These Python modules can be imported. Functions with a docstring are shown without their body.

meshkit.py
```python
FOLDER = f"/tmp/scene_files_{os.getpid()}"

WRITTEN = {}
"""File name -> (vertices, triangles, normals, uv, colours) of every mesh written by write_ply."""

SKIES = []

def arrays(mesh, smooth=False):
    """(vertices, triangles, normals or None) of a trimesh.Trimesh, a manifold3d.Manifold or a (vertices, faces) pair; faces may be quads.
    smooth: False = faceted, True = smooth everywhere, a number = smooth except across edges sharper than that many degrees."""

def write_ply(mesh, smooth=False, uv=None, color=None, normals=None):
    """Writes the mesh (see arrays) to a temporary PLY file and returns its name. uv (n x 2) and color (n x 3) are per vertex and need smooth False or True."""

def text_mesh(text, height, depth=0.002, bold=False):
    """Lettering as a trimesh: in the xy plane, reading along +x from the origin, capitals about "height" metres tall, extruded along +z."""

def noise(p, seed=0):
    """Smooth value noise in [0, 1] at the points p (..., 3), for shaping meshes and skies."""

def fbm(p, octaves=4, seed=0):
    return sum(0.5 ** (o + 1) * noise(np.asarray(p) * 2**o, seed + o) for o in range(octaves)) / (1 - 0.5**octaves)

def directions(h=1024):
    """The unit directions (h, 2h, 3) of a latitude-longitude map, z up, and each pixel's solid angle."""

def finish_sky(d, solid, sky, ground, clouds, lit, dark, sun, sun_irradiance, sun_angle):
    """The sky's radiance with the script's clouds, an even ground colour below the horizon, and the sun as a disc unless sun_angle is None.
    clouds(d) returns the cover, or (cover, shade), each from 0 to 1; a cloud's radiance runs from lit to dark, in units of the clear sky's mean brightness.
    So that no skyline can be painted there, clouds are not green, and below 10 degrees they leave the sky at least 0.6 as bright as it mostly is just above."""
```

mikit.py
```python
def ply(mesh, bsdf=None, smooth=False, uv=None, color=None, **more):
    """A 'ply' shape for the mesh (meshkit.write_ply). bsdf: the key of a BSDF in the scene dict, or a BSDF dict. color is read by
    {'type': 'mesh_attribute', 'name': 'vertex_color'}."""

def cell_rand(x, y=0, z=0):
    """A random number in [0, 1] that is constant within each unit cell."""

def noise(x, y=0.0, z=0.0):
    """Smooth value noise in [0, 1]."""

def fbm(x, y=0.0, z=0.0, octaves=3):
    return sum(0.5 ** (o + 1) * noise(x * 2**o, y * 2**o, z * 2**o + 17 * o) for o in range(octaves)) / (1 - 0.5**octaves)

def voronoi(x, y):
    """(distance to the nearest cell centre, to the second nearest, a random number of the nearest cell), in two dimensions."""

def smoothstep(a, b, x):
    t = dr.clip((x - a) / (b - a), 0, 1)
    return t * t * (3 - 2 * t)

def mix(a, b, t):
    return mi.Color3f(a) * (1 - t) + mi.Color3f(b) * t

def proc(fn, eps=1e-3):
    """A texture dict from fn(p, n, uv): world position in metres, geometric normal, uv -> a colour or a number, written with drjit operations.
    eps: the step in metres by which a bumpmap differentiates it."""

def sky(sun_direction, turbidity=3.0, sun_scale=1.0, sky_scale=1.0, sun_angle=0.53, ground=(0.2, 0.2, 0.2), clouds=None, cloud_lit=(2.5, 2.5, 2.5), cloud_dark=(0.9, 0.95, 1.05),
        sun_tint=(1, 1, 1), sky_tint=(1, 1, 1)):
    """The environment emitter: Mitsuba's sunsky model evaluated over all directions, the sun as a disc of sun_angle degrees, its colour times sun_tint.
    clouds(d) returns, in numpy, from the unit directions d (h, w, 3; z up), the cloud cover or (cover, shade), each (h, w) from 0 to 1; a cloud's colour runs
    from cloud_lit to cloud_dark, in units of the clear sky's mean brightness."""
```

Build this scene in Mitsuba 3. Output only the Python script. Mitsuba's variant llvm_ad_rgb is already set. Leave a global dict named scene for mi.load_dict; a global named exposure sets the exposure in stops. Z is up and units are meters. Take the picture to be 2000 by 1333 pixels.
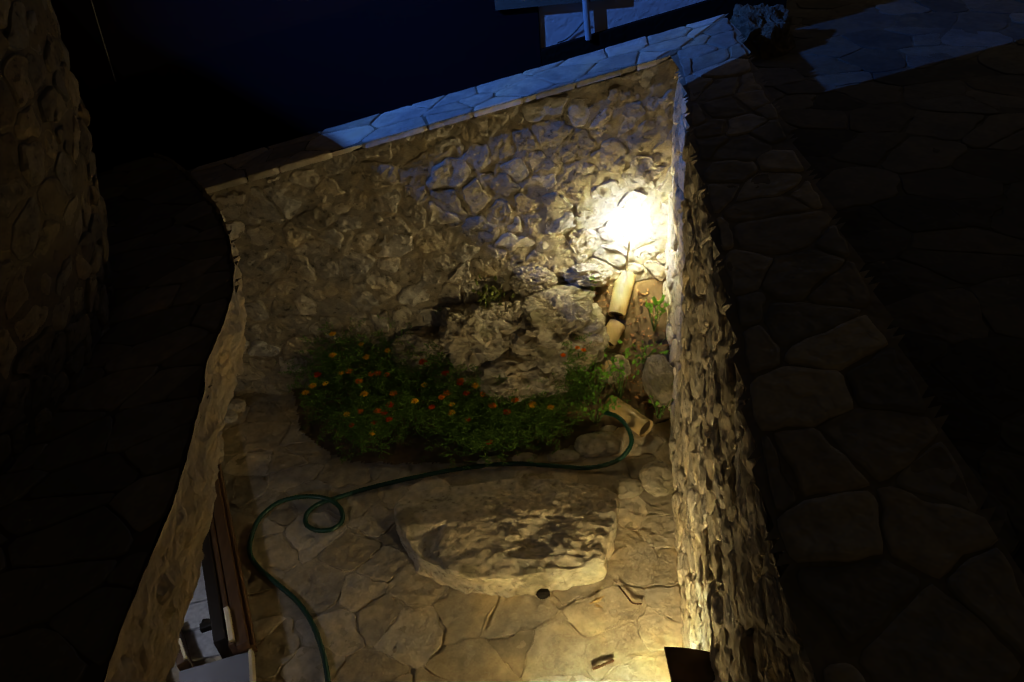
import math, random
import numpy as np, trimesh, mitsuba as mi, drjit as dr
import mikit
from meshkit import fbm, noise as vnoise
from scipy.spatial import Voronoi
from shapely.geometry import Polygon, Point, box as sbox, LineString
from shapely.ops import unary_union

T = mi.ScalarTransform4f
# ------------------------------------------------------------------ camera, sky, exposure
PITCH, ROLL, HFOV = math.radians(38), math.radians(5.5), 67.0
EYE = np.array([0.0, 0.0, 3.0])
_f = np.array([0, math.cos(PITCH), -math.sin(PITCH)])
_r0, _u0 = np.array([1.0, 0, 0]), np.array([0, math.sin(PITCH), math.cos(PITCH)])
_r = math.cos(ROLL) * _r0 - math.sin(ROLL) * _u0
_u = math.cos(ROLL) * _u0 + math.sin(ROLL) * _r0
scene, labels = {'type': 'scene'}, {}
scene['camera'] = {'type': 'perspective', 'fov': HFOV, 'fov_axis': 'x', 'near_clip': 0.05, 'far_clip': 500.0,
                   'to_world': T().look_at(origin=EYE.tolist(), target=(EYE + _f).tolist(), up=_u.tolist())}
scene['sky'] = mikit.sky((0.3, -0.5, 0.8), turbidity=4, sun_scale=0.0, sky_scale=0.075, sky_tint=(1.8, 1.0, 0.34))
exposure = 0.0
BULB_POWER, FLOOD_POWER, BLUE_POWER = 2150.0, 2900.0, 33.0

# the photograph's viewpoint, used to read places off the ground and the walls
FOC = 1000 / math.tan(math.radians(HFOV / 2))
def ray(px, py):
    d = _f * FOC + _r * (px - 1000) + _u * (666.5 - py)
    return d / np.linalg.norm(d)
def at_z(px, py, z=0.0):
    d = ray(px, py); return EYE + d * (z - EYE[2]) / d[2]
def at_y(px, py, y):
    d = ray(px, py); return EYE + d * (y / d[1])
def at_plane(px, py, p0, n):
    d = ray(px, py); return EYE + d * (np.dot(np.asarray(p0) - EYE, n) / np.dot(d, n))
def street_z(x): return 1.64 + 0.19 * x
def at_street(px, py): return at_plane(px, py, (0, 0, 1.64), (-0.19, 0, 1))
def at_surface(px, py, zfun):
    d = ray(px, py); t = np.linspace(1.5, 6, 900); p = EYE + d * t[:, None]
    k = np.argmax(p[:, 2] <= zfun(p[:, 0], p[:, 1])); return p[k]

# ------------------------------------------------------------------ helpers
def numbered(key):
    if key not in USED: USED.add(key); return key
    k = 1
    while f'{key}_{k:03d}' in USED: k += 1
    USED.add(f'{key}_{k:03d}'); return f'{key}_{k:03d}'
USED = set()
def obj(key, mesh, bsdf, parent=None, smooth=False, color=None, uv=None, **more):
    key = numbered(parent + '__' + key if parent else key)
    scene[key] = mikit.ply(mesh, bsdf, smooth=smooth, color=color, uv=uv, **more)
    return key
def tag(key, label=None, cat=None, group=None, kind=None):
    d = labels.setdefault(key, {})
    if label: d['label'] = label
    if cat: d['category'] = cat
    if group: d['group'] = group
    if kind: d['kind'] = kind
    return key
def thing(key, label, cat, group=None):
    key = numbered(key); tag(key, label, cat, group); return key

def cat(*ms):
    v, f, n = [], [], 0
    for m in ms:
        a, b = (m.vertices, m.faces) if hasattr(m, 'vertices') else m
        v.append(np.asarray(a)); f.append(np.asarray(b) + n); n += len(a)
    return np.vstack(v), np.vstack(f)
def quads(nu, nv, wrap=False):
    i, j = np.meshgrid(np.arange(nu if wrap else nu - 1), np.arange(nv - 1), indexing='ij')
    a, b = i * nv + j, ((i + 1) % nu) * nv + j
    q = np.stack([a, b, b + 1, a + 1], -1).reshape(-1, 4)
    return np.vstack([q[:, [0, 1, 2]], q[:, [0, 2, 3]]])
def beam(a, b, w, h, up=(0, 0, 1), bevel=0.006):
    a, b = np.asarray(a, float), np.asarray(b, float); L = np.linalg.norm(b - a); x = (b - a) / L
    y = np.cross(up, x); y /= np.linalg.norm(y); z = np.cross(x, y)
    bv = min(bevel, w * .3, h * .3)
    p = sbox(-w/2 + bv, -h/2 + bv, w/2 - bv, h/2 - bv).buffer(bv, quad_segs=2)
    m = trimesh.creation.extrude_polygon(p, L, engine='earcut')
    v = m.vertices; return (a + v[:, 2:] * x + v[:, :1] * y + v[:, 1:2] * z, m.faces)
def tube(pts, rad, sides=12, cap=True):
    p = np.asarray(pts, float); t = np.gradient(p, axis=0); t /= np.linalg.norm(t, axis=1, keepdims=True)
    a = np.cross(t, np.where(np.abs(t[:, 2:]) < .9, [0, 0, 1.], [1., 0, 0])); a /= np.linalg.norm(a, axis=1, keepdims=True)
    b = np.cross(t, a); an = np.arange(sides) * 2 * np.pi / sides
    r = np.broadcast_to(rad, (len(p),))[:, None, None]
    v = p[:, None] + r * (np.cos(an)[None, :, None] * a[:, None] + np.sin(an)[None, :, None] * b[:, None])
    i, j = np.meshgrid(np.arange(len(p) - 1), np.arange(sides), indexing='ij'); j2 = (j + 1) % sides
    q = np.stack([i*sides+j, (i+1)*sides+j, (i+1)*sides+j2, i*sides+j2], -1).reshape(-1, 4)
    f = [q[:, [0, 2, 1]], q[:, [0, 3, 2]]]; v = v.reshape(-1, 3)
    if cap:
        n = len(v); v = np.vstack([v, p[0], p[-1]]); k = np.arange(sides); k2 = (k + 1) % sides; o = (len(p)-1)*sides
        f += [np.stack([np.full(sides, n), k2, k], -1), np.stack([np.full(sides, n+1), o+k, o+k2], -1)]
    return v, np.vstack(f)[:, ::-1]
def spline(pts, n=12):
    p = np.asarray(pts, float); p = np.vstack([2*p[0]-p[1], p, 2*p[-1]-p[-2]]); out = []
    for i in range(1, len(p) - 2):
        t = np.linspace(0, 1, n, endpoint=False)[:, None]
        out.append(.5*((2*p[i]) + (-p[i-1]+p[i+1])*t + (2*p[i-1]-5*p[i]+4*p[i+1]-p[i+2])*t**2 + (-p[i-1]+3*p[i]-3*p[i+1]+p[i+2])*t**3))
    return np.vstack(out + [p[-2:-1]])
def resample(pts, n):
    p = np.asarray(pts, float); s = np.r_[0, np.cumsum(np.linalg.norm(np.diff(p, axis=0), axis=1))]
    q = np.linspace(0, s[-1], n); return np.stack([np.interp(q, s, p[:, k]) for k in range(p.shape[1])], -1)

def cells(region, size, seed, aspect=1.0, gap=0.012, rnd=0.02, relax=2, minarea=0.15):
    """Irregular polygons that fill a region, as rubble or crazy paving does."""
    rng = np.random.default_rng(seed); x0, y0, x1, y1 = region.bounds; sx, sy = size * aspect, size
    xs, ys = np.arange(x0 - sx, x1 + 2*sx, sx), np.arange(y0 - sy, y1 + 2*sy, sy)
    P = np.array([[x + (.5*sx if k % 2 else 0), y] for k, y in enumerate(ys) for x in xs])
    P += rng.uniform(-.46, .46, P.shape) * [sx, sy]
    P = P[rng.random(len(P)) > .12]
    for it in range(relax + 1):
        V = Voronoi(P / [aspect, 1.0]); polys = []
        for i, r in enumerate(V.point_region):
            reg = V.regions[r]
            if -1 in reg or not reg: polys.append(None); continue
            polys.append(Polygon(V.vertices[reg] * [aspect, 1.0]))
        if it < relax:
            P = np.array([P[i] if pl is None or pl.area > 9*size*size*aspect else P[i]*.65 + np.array(pl.centroid.coords[0])*.35 for i, pl in enumerate(polys)])
    out = []
    for pl in polys:
        if pl is None: continue
        pl = pl.intersection(region)
        g = gap * rng.uniform(.4, 1.6)
        pl = pl.buffer(-g/2 - rnd).buffer(rnd, quad_segs=3)
        for q in getattr(pl, 'geoms', [pl]):
            if q.geom_type == 'Polygon' and q.area > minarea*size*size*aspect: out.append(Polygon(q.exterior))
    out.sort(key=lambda q: (round(q.centroid.y, 3), q.centroid.x))
    return out

def stone_mesh(poly, mapf, height, dome, rough, M=24, K=5, bev=.12, seed=0, freq=14, sunk=.02, edge=.0, tilt=0.0, outline=.012):
    """One stone: polygon in (s, t), raised to h over the mapped surface. Returns vertices, faces, and the colour grain."""
    c = np.array(poly.centroid.coords[0]); ring = poly.exterior
    b = np.array([ring.interpolate(k / M, normalized=True).coords[0] for k in range(M)])
    R = math.sqrt(poly.area / math.pi)
    off = (vnoise(np.c_[b * 22, np.full(M, seed * 1.7)]) - .5) * 2 * outline
    d = b - c; L = np.linalg.norm(d, axis=1, keepdims=True); b = c + d * (1 + off[:, None] / np.maximum(L, .02))
    rs = [1.0, 1.0, 1 - bev*.3, 1 - bev] + list(np.linspace(1 - bev, 0.0, K + 1)[1:-1])
    hs = [-sunk, height*.25, height*.75, height] + [height] * (K - 1)
    rng = np.random.default_rng(seed); tl = rng.uniform(-tilt, tilt, 2)
    st, hh, rr = [], [], []
    for r, h in zip(rs, hs):
        st.append(c + (b - c) * r); hh.append(np.full(M, h)); rr.append(np.full(M, r))
    st = np.vstack(st + [c[None]]); hh = np.r_[np.concatenate(hh), height]; rr = np.r_[np.concatenate(rr), 0]
    p3 = np.c_[st * freq, np.full(len(st), seed * 3.1)]
    n = (fbm(p3, 4, 3) - .5) * 2; n2 = np.abs(fbm(p3 * .45 + 7, 3, 5) - .5) * 2
    w = np.clip((1.0 - rr) / .12, .35, 1); w[:M] = 0
    hh = hh + w * (n * rough - n2 * rough * .9) + np.where(rr < .999, dome * (1 - rr**2), 0) + w * ((st - c) @ tl) * 1.0
    v = mapf(st, hh)
    nk = len(rs); q = quads(M, 1 + 1)  # placeholder
    i, j = np.meshgrid(np.arange(nk - 1), np.arange(M), indexing='ij'); j2 = (j + 1) % M
    a, b2, c2, d2 = i*M+j, i*M+j2, (i+1)*M+j2, (i+1)*M+j
    f = np.vstack([np.stack([a, b2, c2], -1).reshape(-1, 3), np.stack([a, c2, d2], -1).reshape(-1, 3)])
    k = np.arange(M); o = (nk - 1)*M
    f = np.vstack([f, np.stack([o + k, o + (k+1) % M, np.full(M, nk*M)], -1)])
    area2 = np.sum(np.roll(b, -1, 0)[:, 1] * b[:, 0] - np.roll(b, -1, 0)[:, 0] * b[:, 1])
    if area2 < 0: f = f[:, ::-1]
    return v, f, n

def stone_tone(n, base, rng, spread=.30):
    b = np.asarray(base) * (1 + rng.uniform(-spread, spread)); w = np.clip((.86 - b[2] / b[0]) / .40 + rng.uniform(-.15, .15), 0, 1)
    return np.tile([b[0], w], (n, 1))

def lay(parent, name, polys, mapf, bsdf, bases, seed, height=(.01, .02), dome=.01, rough=.01, M=24, K=5, smooth=True, limit=300, **kw):
    rng = np.random.default_rng(seed); keys = []
    for k, pl in enumerate(polys[:limit]):
        h = rng.uniform(*height)
        v, f, n = stone_mesh(pl, mapf, h, dome * rng.uniform(.4, 1.5), rough * rng.uniform(.6, 1.4), M=M, K=K, seed=seed + k, **kw)
        keys.append(obj(name, (v, f), bsdf, parent, smooth=smooth, uv=stone_tone(len(v), bases[rng.integers(len(bases))], rng)))
    return keys

def sheet(region, step, zfun, amp, freq, seed=1):
    """A fine grid clipped to the cells inside a region, with fbm relief: bedding mortar, soil."""
    x0, y0, x1, y1 = region.bounds; xs, ys = np.arange(x0, x1 + step, step), np.arange(y0, y1 + step, step)
    X, Y = np.meshgrid(xs, ys, indexing='ij'); P = np.stack([X, Y], -1).reshape(-1, 2)
    z = zfun(P[:, 0], P[:, 1]) + (fbm(np.c_[P * freq, np.full(len(P), seed)], 4, seed) - .5) * 2 * amp
    f = quads(len(xs), len(ys)); from shapely import contains_xy
    keep = contains_xy(region.buffer(step * .7), P[f].mean(1)[:, 0], P[f].mean(1)[:, 1]); f = f[keep]
    u, inv = np.unique(f, return_inverse=True)
    return np.c_[P, z][u], inv.reshape(-1, 3)

def rock_mesh(center, radii, seed, amp=.25, sub=5, rot=0.0, hollows=(), freq=1.6, strata=0.0, squash=None):
    m = trimesh.creation.icosphere(subdivisions=sub); v = np.array(m.vertices)
    v = v / np.power(np.sum(np.abs(v)**2.4, axis=1), 1/2.4)[:, None]
    q = v * freq + seed * 5.3
    d = (fbm(q, 5, seed) - .5) * 2 * amp - np.abs(fbm(q * 1.5 + 3, 3, seed + 1) - .5) * amp * 1.9 + .15 * amp
    d += (fbm(q * 7, 3, seed + 2) - .5) * amp * .15 + (fbm(q * 20, 2, seed + 4) - .5) * amp * .06
    if strata:
        d += strata * (np.abs(((v[:, 2] * 3.2 + fbm(q, 3, seed + 9) * 2.2) % 1) - .5) - .25)
    for (hx, hy, hz, hr, hd) in hollows:
        h = np.array([hx, hy, hz]); h = h / np.linalg.norm(h)
        e = np.arccos(np.clip((v / np.linalg.norm(v, axis=1, keepdims=True)) @ h, -1, 1))
        d -= hd * np.exp(-(e / hr)**4)
    v = v * (1 + d)[:, None] * np.asarray(radii)
    c, s = math.cos(rot), math.sin(rot); v = np.c_[v[:, 0]*c - v[:, 1]*s, v[:, 0]*s + v[:, 1]*c, v[:, 2]] + np.asarray(center)
    g = fbm(v * 16, 3, seed)
    return (v, m.faces), g
def rock(name, label, center, radii, seed, base=(.36, .33, .27), category='rock', group=None, parent=None, bsdf='laid_rock', **kw):
    (v, f), g = rock_mesh(center, radii, seed, **kw)
    key = obj(name, (v, f), bsdf, parent, smooth=False, uv=np.tile([base[0] * 1.05, np.clip((.86 - base[2] / base[0]) / .4, 0, 1)], (len(v), 1)))
    if not parent: tag(key, label, category, group)
    return key

# ------------------------------------------------------------------ materials
def rgb(*c): return {'type': 'rgb', 'value': list(c)}
VC = {'type': 'mesh_attribute', 'name': 'vertex_color'}
def bumped(inner, fn, scale=1.0, eps=1.5e-3):
    return {'type': 'bumpmap', 'arbitrary': mikit.proc(fn, eps=eps), 'scale': scale, 'bsdf': inner}
def grit(p, n, uv): return 0.010 * mikit.fbm(p.x * 50, p.y * 50, p.z * 50, 3)
def fine(p, n, uv): return 0.0085 * mikit.fbm(p.x * 45, p.y * 45, p.z * 45, 3)
def crag(p, n, uv): return 0.011 * mikit.fbm(p.x * 26, p.y * 26, p.z * 26, 4)
def stone_grain(p, n, uv):      # uv carries each stone's own tone: u its brightness, v its warmth
    a = mikit.fbm(p.x * 38, p.y * 38, p.z * 38, 5); b = mikit.fbm(p.x * 9 + 31, p.y * 9, p.z * 9, 3); c = mikit.noise(p.x * 170, p.y * 170, p.z * 170)
    pit = mikit.smoothstep(.36, .27, a)
    lum = uv.x * (.58 + .84 * a) * (.72 + .56 * b) * (.86 + .28 * c) * (1 - .4 * pit)
    return mikit.mix((1, .93, .83), (1, .80, .50), dr.clip(uv.y + 1.2 * (b - .5), 0, 1)) * dr.clip(lum, .01, .75)
def flag_grain(p, n, uv):
    a = mikit.fbm(p.x * 30, p.y * 30, p.z * 30, 5); b = mikit.fbm(p.x * 6 + 31, p.y * 6, p.z * 6, 4); c = mikit.noise(p.x * 150, p.y * 150, p.z * 150)
    lum = uv.x * (.68 + .64 * a) * (.60 + .8 * b) * (.9 + .2 * c)
    return mikit.mix((1, .93, .83), (1, .79, .49), dr.clip(uv.y + 1.5 * (b - .5), 0, 1)) * dr.clip(lum, .01, .75)
def rock_grain(p, n, uv):
    a = mikit.fbm(p.x * 45, p.y * 45, p.z * 45, 5); b = mikit.fbm(p.x * 8 + 3, p.y * 8, p.z * 8, 4); m = mikit.smoothstep(.54, .72, mikit.fbm(p.x * 7 + 90, p.y * 7, p.z * 7, 4))
    lum = uv.x * (.45 + 1.1 * a) * (.6 + .8 * b) * (1 - .22 * mikit.smoothstep(.37, .28, a))
    col = mikit.mix((1, .93, .80), (1, .82, .54), dr.clip(uv.y + 1.5 * (b - .5), 0, 1)) * dr.clip(lum, .01, .75)
    return mikit.mix(col, (.11, .10, .05), .6 * m)
def two(b): return {'type': 'twosided', 'bsdf': b}
def matte(c, rough=.85, spec=.25): return {'type': 'principled', 'base_color': c, 'roughness': rough, 'specular': spec}
scene['laid_stone'] = two(bumped(matte(mikit.proc(stone_grain), 1.0, .0), grit))
scene['laid_flag'] = two(bumped(matte(mikit.proc(flag_grain), .9, .08), fine))
scene['laid_rock'] = two(bumped(matte(mikit.proc(rock_grain), 1.0, .0), crag))
def soil_col(p, n, uv):
    a = mikit.fbm(p.x * 30, p.y * 30, p.z * 30, 4); return mikit.mix((.05, .035, .02), (.17, .125, .075), a)
scene['soil'] = two(bumped(matte(mikit.proc(soil_col), .95, .1), crag))
def wallpaint(p, n, uv):
    a = mikit.fbm(p.x * 3, p.y * 3, p.z * 3, 4); return mikit.mix((.52, .5, .5), (.68, .66, .64), a)
scene['white_render'] = two(bumped(matte(mikit.proc(wallpaint), .9, .1), fine))
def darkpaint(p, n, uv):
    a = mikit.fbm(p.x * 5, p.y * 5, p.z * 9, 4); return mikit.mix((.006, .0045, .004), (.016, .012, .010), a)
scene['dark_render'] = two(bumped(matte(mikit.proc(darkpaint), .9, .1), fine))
scene['shaded_facade_tone'] = two(matte(rgb(.013, .008, .012), .9, .1))  # shade on the unlit house wall, put into a near-black purplish colour
def woodgrain(p, n, uv):
    a = mikit.fbm(p.x * 60, p.y * 9, p.z * 40, 3); return mikit.mix((.055, .028, .014), (.15, .082, .042), a)
scene['brown_wood'] = two(matte(mikit.proc(woodgrain), .45, .5))
scene['dark_wood'] = two(matte(rgb(.018, .014, .012), .5, .4))
scene['pale_wood'] = two(matte(rgb(.78, .68, .46), .6, .3))
def bamboocol(p, n, uv):
    a = mikit.fbm(p.x * 18, p.y * 18, p.z * 18, 3); b = mikit.noise(p.x * 160, p.y * 30, p.z * 30)
    return mikit.mix((.42, .27, .10), (.66, .49, .24), a * .7 + b * .3)
scene['bamboo'] = two(matte(mikit.proc(bamboocol), .35, .5))
scene['bamboo_cut'] = two(matte(rgb(.5, .36, .18), .8, .2))
scene['bamboo_dark'] = two(matte(rgb(.06, .04, .022), .9, .1))
scene['hose_rubber'] = two(matte(rgb(.004, .036, .024), .42, .5))
scene['black_metal'] = two({'type': 'principled', 'base_color': rgb(.02, .018, .016), 'roughness': .4, 'metallic': .4})
def hoodcol(p, n, uv):
    a = mikit.fbm(p.x * 25, p.y * 25, p.z * 25, 3); return mikit.mix((.018, .012, .008), (.06, .035, .02), a)
scene['rusty_hood'] = two(matte(mikit.proc(hoodcol), .8, .2))
def tilecol(p, n, uv):
    a = mikit.fbm(p.x * 70, p.y * 70, p.z * 70, 3); return mikit.mix((.42, .43, .46), (.72, .73, .76), a)
scene['grey_tile'] = two(bumped(matte(mikit.proc(tilecol), .5, .4), fine))
scene['grey_board'] = two(matte(rgb(.28, .29, .33), .6, .3))
def leaf(c, t): return {'type': 'principledthin', 'base_color': rgb(*c), 'roughness': .5, 'diff_trans': t, 'spec_trans': 0.0, 'eta': 1.4}
scene['marigold_leaf'] = leaf((.11, .20, .04), .72)
scene['weed_leaf'] = leaf((.17, .37, .05), .75)
scene['stem_green'] = two(matte(rgb(.06, .12, .03)))
scene['dry_weed'] = leaf((.10, .115, .035), .5)
scene['petal_yellow'] = leaf((.88, .56, .03), .5)
scene['petal_orange'] = leaf((.85, .27, .015), .5)
scene['petal_red'] = leaf((.62, .085, .012), .5)
scene['dry_leaf'] = two(matte(rgb(.24, .12, .05), .8, .2))
scene['pale_leaf'] = two(matte(rgb(.55, .38, .17), .8, .2))
scene['twig_bark'] = two(matte(rgb(.06, .035, .02), .9, .1))
scene['wire_metal'] = two({'type': 'principled', 'base_color': rgb(.6, .55, .42), 'roughness': .35, 'metallic': .6})
scene['pipe_paint'] = two(matte(rgb(.5, .55, .6), .5, .4))
scene['sill_stone'] = two(matte(rgb(.13, .13, .11), .9, .1))
scene['debris'] = two(matte(rgb(.012, .01, .009), .9, .1))

# ------------------------------------------------------------------ the walls' lines
def backtop(x): return street_z(x) - .035
RB = np.array([(.91, 3.62), (.84, 3.09), (.71, 2.39), (.59, 1.73), (.53, 1.30), (.44, .9), (.36, .3)])        # foot of the right wall
RT = np.array([(.885, 3.62), (.845, 3.12), (.765, 2.75), (.685, 2.12), (.60, 1.56), (.53, 1.17), (.495, .93), (.48, .63), (.46, .3)])
OUT = np.array([(1.19, 3.85), (1.10, 3.15), (1.01, 2.36), (.93, 1.6), (.89, 1.32), (.86, 1.0), (.8, .5), (.76, .3)])  # outer edge of its top
def on_line(L, y): return np.interp(-np.asarray(y), -L[:, 1], L[:, 0])
EDGE = spline([at_street(*p) for p in [(120, 276), (200, 286), (265, 296), (330, 312), (390, 365), (428, 425), (445, 475), (451, 540), (440, 605), (404, 690), (381, 800), (340, 950), (280, 1100), (220, 1250), (175, 1390)]], 10)[:, :2]
def low_z(x): return street_z(np.minimum(x, 1.25)) - .27

# ---- ground beyond and the courtyard floor
CW = -1.95
hole = Polygon([(CW - .1, .25), (CW - .1, 3.85), (1.19, 3.85)] + [tuple(p) for p in OUT[1:]] + [(.76, .25)])
near = sbox(-14, -12, 14, 14).difference(hole)
g = sheet(sbox(-4, -.5, 8, 9).difference(hole), .06, lambda x, y: low_z(x), .006, 6, 3)
far = sbox(-250, -250, 250, 250).difference(sbox(-4, -.5, 8, 9).buffer(-.02))
fm = trimesh.creation.triangulate_polygon(far, engine='earcut')
fv = np.c_[fm[0], low_z(np.clip(fm[0][:, 0], -4, 9)) - .02]
gm = cat(g, (fv, fm[1]))
ck = fbm(gm[0] * 8, 3, 2)[:, None]
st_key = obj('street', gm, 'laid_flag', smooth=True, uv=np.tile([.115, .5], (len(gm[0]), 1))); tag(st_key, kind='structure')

def low_map(st, h): return np.c_[st, low_z(st[:, 0]) + h]
lowreg = Polygon([(.95, .5), (1.12, 2.3), (1.2, 3.1), (1.3, 3.95), (.4, 4.2), (.4, 4.26), (1.66, 4.26), (1.66, 7.5), (6.0, 7.5), (4.6, 2.6), (2.2, .5)]).difference(hole.buffer(.01))
lp = cells(lowreg, .20, 21, 1.3, .006, .006, relax=0)
lp.sort(key=lambda q: q.centroid.distance(Point(1.2, 1.5)))
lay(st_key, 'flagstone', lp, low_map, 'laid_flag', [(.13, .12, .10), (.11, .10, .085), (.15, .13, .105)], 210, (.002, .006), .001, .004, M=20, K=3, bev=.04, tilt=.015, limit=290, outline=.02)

floor_reg = Polygon([(CW, .25), (CW, 3.62), (.95, 3.62)] + [tuple(p) for p in RB[1:]] + [(.36, .25)])
bed = Polygon([tuple(at_z(*p)[:2]) for p in [(585, 735), (600, 800), (606, 838), (655, 872), (700, 893), (860, 896), (1000, 888), (1090, 868), (1155, 835), (1190, 790), (1160, 720), (1000, 690), (800, 680), (640, 690)]])
fl = sheet(floor_reg, .012, lambda x, y: -.004 + .012 * (fbm(np.c_[x * 1.6, y * 1.6, 0 * x], 2, 8) - .5) + (fbm(np.c_[x * 55, y * 55, 0 * x], 3, 5) - .5) * .008, .007, 13, 4)
nn = fbm(fl[0] * 14, 4, 6)[:, None]
fkey = obj('courtyard_floor', fl, 'laid_flag', smooth=True, uv=np.tile([.38, .75], (len(fl[0]), 1))); tag(fkey, kind='structure')
def floor_map(st, h): return np.c_[st, h + .012 * (fbm(np.c_[st * 1.6, np.zeros(len(st))], 2, 8) - .5)]
fp = cells(floor_reg.difference(bed.buffer(.03)).difference(sbox(CW - .1, 0, -1.45, 2.3)), .185, 33, 1.15, .006, .010, relax=0)
fp = [q for q in fp if q.centroid.y > 1.15]
lay(fkey, 'flagstone', fp, floor_map, 'laid_flag', [(.40, .33, .225), (.45, .38, .265), (.35, .285, .195), (.41, .33, .25)], 330, (-.001, .0036), .000, .0065, M=44, K=12, bev=.03, freq=21, tilt=.013, outline=.024, smooth=False)

# ---- soil of the flower bed, soil bank in the corner
def bank_z(x, y):
    s = np.clip((y - 2.98) / .6, 0, 1)**1.1 * .56
    w = np.clip((x - .08) / .32, 0, 1); w = w*w*(3-2*w)
    return s * w - .03 + .012 * w
bs = sheet(bed.buffer(.04), .02, lambda x, y: np.full_like(x, .012), .02, 12, 12)
k = obj('flower_bed', bs, 'soil', smooth=True); tag(k, kind='structure')
bk = sheet(Polygon([(.0, 2.9), (.0, 3.63), (.97, 3.63), (.86, 3.1), (.8, 2.9)]), .012, bank_z, .028, 11, 14)
k = obj('soil_bank', bk, 'soil', smooth=True); tag(k, kind='structure')

# ------------------------------------------------------------------ back wall
bwk = thing('back_wall', 'rubble stone retaining wall behind the flower bed, lit by the bulb at its right end', 'wall')
def bulge(s, t): return .035 * (fbm(np.c_[s * 1.8, t * 1.8, np.zeros(len(s))], 3, 11) - .5) * 2
def bw_map(st, h):
    lean = .03 * (1 - st[:, 1] / 1.6)
    return np.c_[st[:, 0], 3.6 - h - lean - bulge(st[:, 0], st[:, 1]), st[:, 1]]
bw_reg = Polygon([(-2.0, -.05), (-2.0, backtop(-2.0)), (.93, backtop(.93)), (.97, -.05)])
xs, zs = np.arange(-2.0, 1.0, .016), np.arange(0, 1.0001, .0115)
X, V = np.meshgrid(xs, zs, indexing='ij'); X, V = X.ravel(), V.ravel(); ZZ = -.06 + V * (backtop(X) + .06)
mh = (fbm(np.c_[X * 20, ZZ * 20, np.zeros(len(X))], 5, 9) - .5) * .040 + .004 + (fbm(np.c_[X * 60, ZZ * 60, np.zeros(len(X))], 3, 10) - .5) * .014
wm = bw_map(np.c_[X, ZZ], mh)
obj('mortar', (wm, quads(len(xs), len(zs))), 'laid_stone', bwk, smooth=True, uv=np.tile([.255, .6], (len(wm), 1)))
bp = cells(bw_reg.buffer(-.006), .125, 51, 1.2, .020, .014, relax=0, minarea=.1)
bp = [q for q in bp if q.centroid.x > -1.75]
bp.sort(key=lambda q: -q.centroid.x)
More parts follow.
